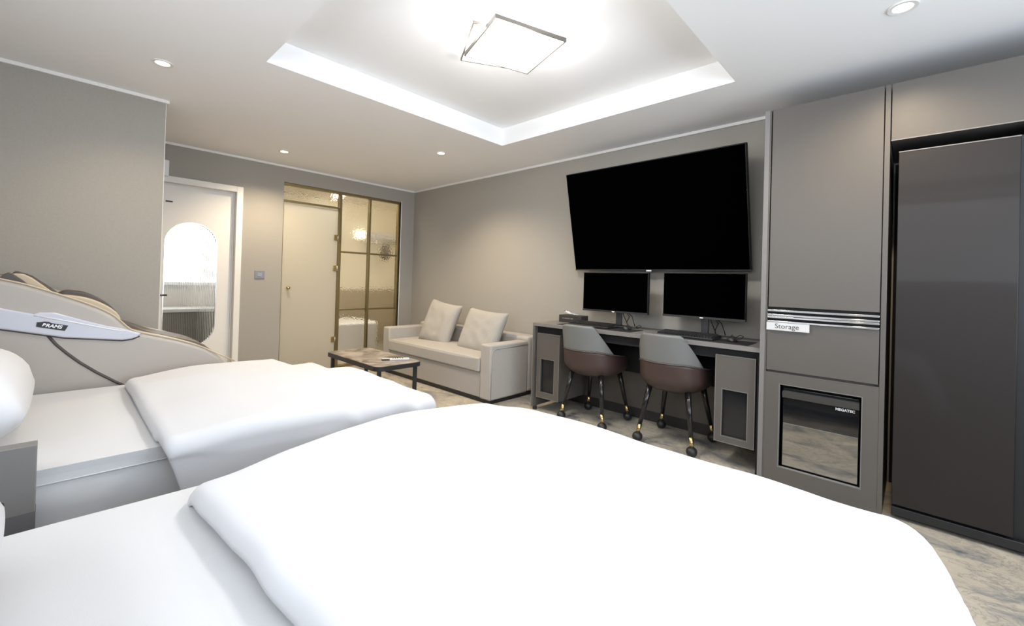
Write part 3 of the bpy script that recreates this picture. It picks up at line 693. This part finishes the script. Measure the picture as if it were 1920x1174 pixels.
def pillow_mesh(sx, sz, th, seed, n=26, flap=.02):
    """square scatter cushion standing in local xz, thickness along y"""
    b = B()
    def f(side):
        def g(u, v):
            a, c = u * 2 - 1, v * 2 - 1
            e = max(0, (1 - a ** 4)) ** .55 * max(0, (1 - c ** 4)) ** .55
            pin = 1 - .07 * (1 - abs(a) ** 2) * abs(c) ** 3; pin2 = 1 - .07 * (1 - abs(c) ** 2) * abs(a) ** 3
            wr = noise.noise(Vector((a * 3 + seed, c * 3, side * 2))) * .012 + abs(noise.noise(Vector((a * 9, c * 2 + seed, side)))) * .012 * abs(a) ** 2
            return Vector((a * sx / 2 * pin2, side * (th / 2 * e + wr * e), c * sz / 2 * pin))
        return g
    grid(b, n, n, f(1)); grid(b, n, n, f(-1)); bmesh.ops.remove_doubles(b, verts=b.verts, dist=1e-4); return b
def place(b, loc, rx=0, ry=0, rz=0):
    M_ = Matrix.Translation(loc) @ Matrix.Rotation(rz, 4, 'Z') @ Matrix.Rotation(ry, 4, 'Y') @ Matrix.Rotation(rx, 4, 'X'); b.transform(M_); return b
o = obj('scatter_cushion', place(pillow_mesh(.52, .53, .15, 1), (1.19, -.385, .635), R(-19), R(7), R(4)), M_cush, None, smooth=True); tag(o, 'upright grey square cushion near the middle of the sofa', 'cushion', 'sofa cushions')
o = obj('scatter_cushion', place(pillow_mesh(.58, .50, .15, 5), (1.93, -.395, .605), R(-22), R(3), R(2)), M_cush, None, smooth=True); tag(o, 'grey square cushion slumped against the sofa arm by the desk', 'cushion', 'sofa cushions')

# ------------------------------------------------------------------ coffee table
t = thing('coffee_table', 'low coffee table with brown stone top and black metal frame', 'table', (1.6, -1.47, 0))
def rrect(x0, x1, y0, y1, r, n=6):
    p = []
    for cx, cy, a0 in ((x1 - r, y1 - r, 0), (x0 + r, y1 - r, 90), (x0 + r, y0 + r, 180), (x1 - r, y0 + r, 270)):
        for k in range(n + 1):
            a = R(a0 + 90 * k / n); p.append((cx + r * cos(a), cy + r * sin(a)))
    return p
TAX0, TAX1, TAY0, TAY1, TAZ = 1.13, 2.10, -1.70, -1.25, .42
b = B(); prism(b, rrect(TAX0 + .004, TAX1 - .004, TAY0 + .004, TAY1 - .004, .06), 'z', TAZ - .012, TAZ); obj('stone_top', b, M_stone, t)
b = B(); pin_, pot = rrect(TAX0 + .02, TAX1 - .02, TAY0 + .02, TAY1 - .02, .045), rrect(TAX0, TAX1, TAY0, TAY1, .065)
lv = []
for pts, z in ((pot, TAZ - .003), (pot, TAZ - .04), (pin_, TAZ - .04), (pin_, TAZ - .013), (rrect(TAX0 + .003, TAX1 - .003, TAY0 + .003, TAY1 - .003, .062), TAZ - .003)): lv.append([b.verts.new((*p, z)) for p in pts])
for i in range(5):
    A, C_ = lv[i], lv[(i + 1) % 5]
    for k in range(len(A)): b.faces.new((A[k], A[(k + 1) % len(A)], C_[(k + 1) % len(A)], C_[k]))
obj('frame', b, M_blackmetal, t)
for x in (TAX0 + .05, TAX1 - .05):
    for y in (TAY0 + .05, TAY1 - .05): obj('leg', bx(x - .014, x + .014, y - .014, y + .014, 0, TAZ - .035), M_blackmetal, t, bevel=.002)
t = thing('remote_control', 'white remote control lying on the stone coffee table', 'remote', (1.88, -1.37, TAZ))
b = B(); box(b, -.085, .085, -.022, .022, 0, .018); place(b, (1.93, -1.385, TAZ), rz=R(62)); obj('case', b, M_paper, t, bevel=.005, seg=3)
b = B(); 
for i in range(5):
    for j in (-.011, .0, .011): box(b, -.06 + i * .02, -.05 + i * .02, j - .003, j + .003, .018, .020)
place(b, (1.93, -1.385, TAZ), rz=R(62)); obj('buttons', b, M_black, t)
t = thing('remote_control', 'slim dark remote control beside the white one on coffee table', 'remote', (1.90, -1.47, TAZ))
b = B(); box(b, -.07, .07, -.02, .02, 0, .014); place(b, (1.885, -1.455, TAZ), rz=R(60)); obj('case', b, M_black, t, bevel=.004, seg=3)
b = B(); box(b, -.065, .0, -.015, .015, .014, .016); place(b, (1.885, -1.455, TAZ), rz=R(60)); obj('display', b, M_paper, t)

# ------------------------------------------------------------------ beds
def bed(x0, x1, label, y0=YB + .06, y1=-2.26):
    t = thing('bed', label, 'bed', ((x0 + x1) / 2, (y0 + y1) / 2, 0), 'beds')
    obj('base', bx(x0 + .03, x1 - .03, y0 + .01, y1 - .03, .06, .24), M_bedgrey, t, bevel=.01)
    for x in (x0 + .1, x1 - .1):
        for y in (y0 + .1, y1 - .12): obj('foot', bx(x - .03, x + .03, y - .03, y + .03, 0, .06), M_black, t)
    obj('headboard', bx(x0 - .02, x1 + .02, YB + .005, YB + .055, .06, .95), M_bedgrey, t, bevel=.012)
    b = B(); box(b, x0, x1, y0, y1, .24, .5); bmesh.ops.subdivide_edges(b, edges=b.edges[:], cuts=12, use_grid_fill=True)
    for v in b.verts:
        if abs(v.co.z - .5) > 1e-4 and v.co.z > .45: v.co.z = .475
        d = noise.noise(v.co * Vector((2.5, 3, 6))) * .006
        if abs(v.co.x - x0) < 1e-4 or abs(v.co.x - x1) < 1e-4: v.co.x += d + .003 * sin(v.co.z * 40 + v.co.y * 4)
    m = obj('mattress', b, M_sheet, t, bevel=.03, seg=4)
    for e in m.modifiers: e.angle_limit = R(60)
    b = B(); tube(b, [(x1 + .001, y0 + .03, .452), (x1 + .001, (y0 + y1) / 2, .450), (x1 + .001, y1 - .03, .452)], .0022, 8); obj('sheet_hem', b, M_sheet, m, smooth=True)
    return t
FB = bed(2.0, 3.23, 'farther white bed beside the cream massage chair')
NB = bed(3.68, 5.2, 'nearest white bed filling the front of the room')
d = obj('side_panel', bx(3.245, 3.30, YB + .06, -3.524, .02, .604), M_bedgrey, FB, bevel=.002)
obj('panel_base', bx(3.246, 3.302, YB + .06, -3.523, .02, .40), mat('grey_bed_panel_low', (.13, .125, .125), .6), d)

def duvet(xl, xr, xr_foot, yh, yf, ztop, label, zmin, mxr, seedv, head=.1, hangl=.3, hangr=.3, bumps=None, Rr=.09, hangf=.35, Rh=.06):
    """cloth draped over a flat rectangle: (s,t) are cloth coordinates"""
    b = B(); nx, ny = 110, 90
    def hang(d, r):
        if d <= 0: return 0, 0
        q = r * pi / 2
        return (r * sin(d / r), r * (1 - cos(d / r))) if d < q else (r, r + d - q)
    def f(u, v):
        k = v; XL_ = xl + Rr; XR_ = (xr + (xr_foot - xr) * k) - Rr; YH_, YF_ = yh + Rh, yf - Rr
        s = (XL_ - hangl) + u * (XR_ + hangr - XL_ + hangl); tt = (YH_ - head) + v * (YF_ + hangf - YH_ + head)
        dx = XL_ - s if s < XL_ else (s - XR_ if s > XR_ else 0); sx = -1 if s < XL_ else 1
        dy = YH_ - tt if tt < YH_ else (tt - YF_ if tt > YF_ else 0); sy = -1 if tt < YH_ else 1
        bxx, byy = min(max(s, XL_), XR_), min(max(tt, YH_), YF_)
        if sy < 0 and dy > 0:  # head edge: rolls down to the mattress
            h1, z1 = hang(dx, Rr); h2, z2 = hang(dy, Rh); x = bxx + sx * h1; y = byy - h2; z = ztop - z1 - z2
        else:
            d = hypot(dx, dy)
            if d > 0: h, dz = hang(d, Rr); x = bxx + sx * h * dx / d; y = byy + sy * h * dy / d; z = ztop - dz
            else: x, y, z = s, tt, ztop
        P = Vector((x * 2.2 + seedv, y * 2.2, 0)); n_ = noise.noise(P) * .014 + noise.noise(P * 2.3) * .006
        if z > .5: z += n_
        else: x += sx * n_ * 1.2 * (dx > 0); y += n_ * (dy > 0)
        if bumps: x, y, z = bumps(x, y, z, s, tt)
        return Vector((x, y, max(z, zmin)))
    grid(b, nx, ny, f)
    o = obj('duvet', b, M_duvet, None, smooth=True, solid=.018, soff=-1, upward=True); tag(o, label, 'duvet', 'white duvets'); return o
def sm(a, b_, x):
    t_ = max(0, min(1, (x - a) / (b_ - a))); return t_ * t_ * (3 - 2 * t_)
def far_b(x, y, z, s, t_):
    if z < .56 and x > 3.2 and y < -2.6: y += .3 * (.56 - z) * sm(-2.6, -3.1, y)
    if z > .45:
        z -= .03 * (1 - sm(-3.22, -2.9, y)) * sm(.45, .56, z)
        z += -.06 * sm(-2.5, -2.38, y) * (1 - sm(2.3, 2.75, x))       # lower corner past the folded part
        q = (y + 2.46) - .10 * (x - 2.1)                               # crease running across
        z += (.018 * math.exp(-((q + .05) / .06) ** 2) - .022 * math.exp(-((q - .02) / .035) ** 2)) * sm(2.0, 2.8, x)
        q2 = (y + 2.66) - .16 * (x - 2.9)
        z += -.016 * math.exp(-(q2 / .03) ** 2) * sm(2.7, 3.3, x)
    return x, y, z
duvet(2.07, 3.36, 3.63, -3.225, -2.18, .592, 'white duvet spread over the farther bed', .2, 3.23, 3.1, bumps=far_b, hangl=.12, hangr=.36, Rr=.07, Rh=.035, head=.076, hangf=.32)
def near_b(x, y, z, s, t_):
    if z > .45:
        z += -.035 * sm(4.15, 3.75, x) * sm(-2.5, -2.1, y)
        x -= .05 * sm(-2.5, -2.08, y) * sm(4.9, 5.3, x)
        z -= .052 * (1 - sm(-3.22, -2.78, y)) * sm(.45, .53, z); y += .06 * sm(3.6, 4.8, x) * (1 - sm(-3.2, -2.8, y)) + .008 * noise.noise(Vector((x * 7, 0, 0))) * (y < -3.1)
        z += .012 * sin((x * .9 + y) * 9) * .5 * sm(-3.2, -2.9, y) * (1 - sm(-2.6, -2.2, y))
    if z < .57 and s > 5.1: x += (.57 - z) * .35 - .05 * sm(-2.5, -2.08, y) * (z <= .45)
    return x, y, z
duvet(3.77, 5.372, 5.372, -3.235, -2.06, .628, 'white duvet spread over the nearest bed', .2, 5.2, 8.4, bumps=near_b, hangl=.10, hangr=.43, Rr=.10, Rh=.035, head=.072, hangf=.36)

def bedpillow(cx, cy, z, sx, sy, th, label, seed):
    b = B(); n = 30
    def f(side):
        def g(u, v):
            a, c = u * 2 - 1, v * 2 - 1; e = max(0, (1 - abs(a) ** 3.2)) ** .5 * max(0, (1 - abs(c) ** 3.2)) ** .5
            wr = noise.noise(Vector((a * 2 + seed, c * 2, side))) * .014
            return Vector((cx + a * sx / 2 * (1 - .05 * abs(c) ** 4), cy + c * sy / 2 * (1 - .04 * abs(a) ** 4), z + th * (.42 if side < 0 else .42) + side * e * (th * (.42 if side < 0 else .58) + wr * (side > 0))))
        return g
    grid(b, n, n, f(1)); grid(b, n, n, f(-1)); bmesh.ops.remove_doubles(b, verts=b.verts, dist=1e-4)
    o = obj('bed_pillow', b, M_pillow, None, smooth=True); tag(o, label, 'pillow', 'white bed pillows')
bedpillow(2.68, -3.83, .505, .85, .56, .33, 'plump white pillow at the head of the farther bed', 2)
bedpillow(4.25, -3.83, .505, .85, .56, .33, 'plump white pillow at the head of the nearest bed', 9)

# ------------------------------------------------------------------ massage chair
t = thing('massage_chair', 'cream massage chair with silver armrest between left wall and bed', 'massage chair', (1.63, -3.3, 0))
up_ = [(-4.02, .60), (-4.10, .9), (-4.06, 1.14), (-3.95, 1.175), (-3.691, 1.091), (-3.602, 1.063), (-3.448, .996), (-3.344, .944), (-3.275, .898), (-3.235, .855), (-3.20, .815), (-3.155, .79)]
low = [(-2.99, .735), (-2.874, .688), (-2.80, .645), (-2.74, .592), (-2.69, .50), (-2.67, .36), (-2.70, .18), (-2.76, .08), (-2.9, .06), (-3.8, .06), (-3.95, .2), (-4.0, .4)]
def dense(pts, k=4):
    out = []; n = len(pts)
    for i in range(n):
        p0, p1, p2, p3 = [Vector(pts[(i + j - 1) % n]) for j in range(4)]
        for q in range(k):
            s = q / k; out.append(tuple(.5 * ((2 * p1) + (-p0 + p2) * s + (2 * p0 - 5 * p1 + 4 * p2 - p3) * s * s + (-p0 + 3 * p1 - 3 * p2 + p3) * s ** 3)))
    return out
for xa, xb, nm in ((1.80, 1.95, 'side_shell'), (1.31, 1.44, 'side_shell')):
    b = B(); prism(b, dense(up_ + low, 3), 'x', xa, xb); o = obj(nm, b, M_cream, t, bevel=.025, seg=4, angle=60)
    if xa > 1.5: shell = o
# silver armrest band
band = [(-3.98, 1.02), (-3.69, .948), (-3.573, .912), (-3.553, .921), (-3.50, .918), (-3.38, .868), (-3.30, .838), (-3.232, .818), (-3.19, .80), (-3.147, .783), (-3.165, .765), (-3.19, .755), (-3.23, .750), (-3.46, .782), (-3.686, .842), (-4.0, .90)]
b = B(); prism(b, band, 'x', 1.90, 1.972); bnd = obj('armrest_band', b, M_silver, t, bevel=.008, seg=3, angle=50)
b = B(); tube(b, [(1.973, -3.573, .906), (1.973, -3.45, .870), (1.973, -3.3, .822), (1.973, -3.22, .80)], .003, 6); obj('painted_highlight', b, M_white, bnd, smooth=True)  # white tube imitates the highlight running along the band
# dark seams
b = B(); tube(b, [(1.951, y, z) for y, z in ((-3.98, .895), (-3.686, .838), (-3.46, .778), (-3.23, .746), (-3.185, .751), (-3.155, .766))], .004, 8); obj('band_shadow_seam', b, M_dbrown, shell, smooth=True)
b = B(); tube(b, [(1.951, y, z) for y, z in ((-3.521, .795), (-3.49, .745), (-3.45, .695), (-3.40, .64), (-3.33, .575), (-3.25, .51), (-3.15, .44), (-3.0, .36))], .007, 8); obj('shell_seam', b, M_dbrown, shell, smooth=True)
b = B(); tube(b, [(1.943, y, z) for y, z in dense(up_[3:] + low[:4], 3)[:-3]], .004, 8); obj('edge_piping', b, M_beige, shell, smooth=True)
# badge
Mb = face_px(1.973, -3.508, .846, R(-13))
b = B(); prism(b, [(-.055, -.012), (.052, -.016), (.058, .014), (-.006, .016), (-.016, .021), (-.032, .020), (-.05, .013), (-.058, .012)], 'z', 0, .0012); b.transform(Mb); bg = obj('badge', b, M_black, bnd)
text('lettering', 'BRAMS', .024, Mb @ Matrix.Translation((0, .001, .0014)), M_logo, bg, bold=.0008, shear=.15)
b = B(); g = B(); lathe(g, [(.0125, 0), (.0125, .0008)], (0, 0, 0), 20)
g.transform(Mb @ Matrix.Translation((-.024, .002, .0003))); g.free(); b.free()
# upholstery between the shells
def pad(name, pts, x0, x1, m, bev=.02):
    b = B(); prism(b, pts, 'x', x0, x1); return obj(name, b, m, t, bevel=bev, seg=4, angle=60)
pad('backrest', dense([(-4.08, .95), (-4.05, 1.10), (-3.9, 1.12), (-3.66, 1.04), (-3.46, .96), (-3.32, .88), (-3.24, .78), (-3.3, .6), (-3.7, .6)], 3), 1.44, 1.80, M_beige)
pad('seat', dense([(-3.25, .80), (-3.05, .755), (-2.87, .70), (-2.78, .64), (-2.74, .55), (-2.9, .3), (-3.2, .3)], 3), 1.44, 1.80, M_dbrown)
pad('head_cushion', [(-3.90, 1.17), (-3.696, 1.1), (-3.681, 1.115), (-3.669, 1.123), (-3.654, 1.115), (-3.624, 1.088), (-3.59, 1.052), (-3.60, .98), (-3.88, 1.04)], 1.832, 1.872, M_dbrown, .004)
pad('head_flap', [(-3.72, 1.10), (-3.666, 1.114), (-3.648, 1.118), (-3.619, 1.115), (-3.59, 1.096), (-3.54, 1.047), (-3.496, 1.005), (-3.508, .97), (-3.568, .99), (-3.72, 1.05)], 1.74, 1.78, M_beige, .006)
pad('head_lining', [(-3.75, 1.10), (-3.668, 1.115), (-3.653, 1.131), (-3.64, 1.122), (-3.62, 1.117), (-3.594, 1.103), (-3.552, 1.064), (-3.509, 1.025), (-3.488, 1.003), (-3.508, .96), (-3.75, 1.04)], 1.50, 1.66, M_dbrown, .005)
pad('arm_cushion', dense([(-3.50, .99), (-3.471, 1.02), (-3.435, 1.022), (-3.379, 1.011), (-3.321, .979), (-3.273, .939), (-3.241, .896), (-3.22, .852), (-3.247, .83), (-3.377, .90), (-3.47, .95)], 2), 1.50, 1.70, M_dbrown, .010)
pad('arm_pad', dense([(-3.484, 1.0), (-3.457, 1.002), (-3.404, .994), (-3.349, .975), (-3.291, .94), (-3.248, .9), (-3.228, .861), (-3.233, .835), (-3.278, .86), (-3.381, .91), (-3.477, .96)], 2), 1.72, 1.80, M_beige, .008)
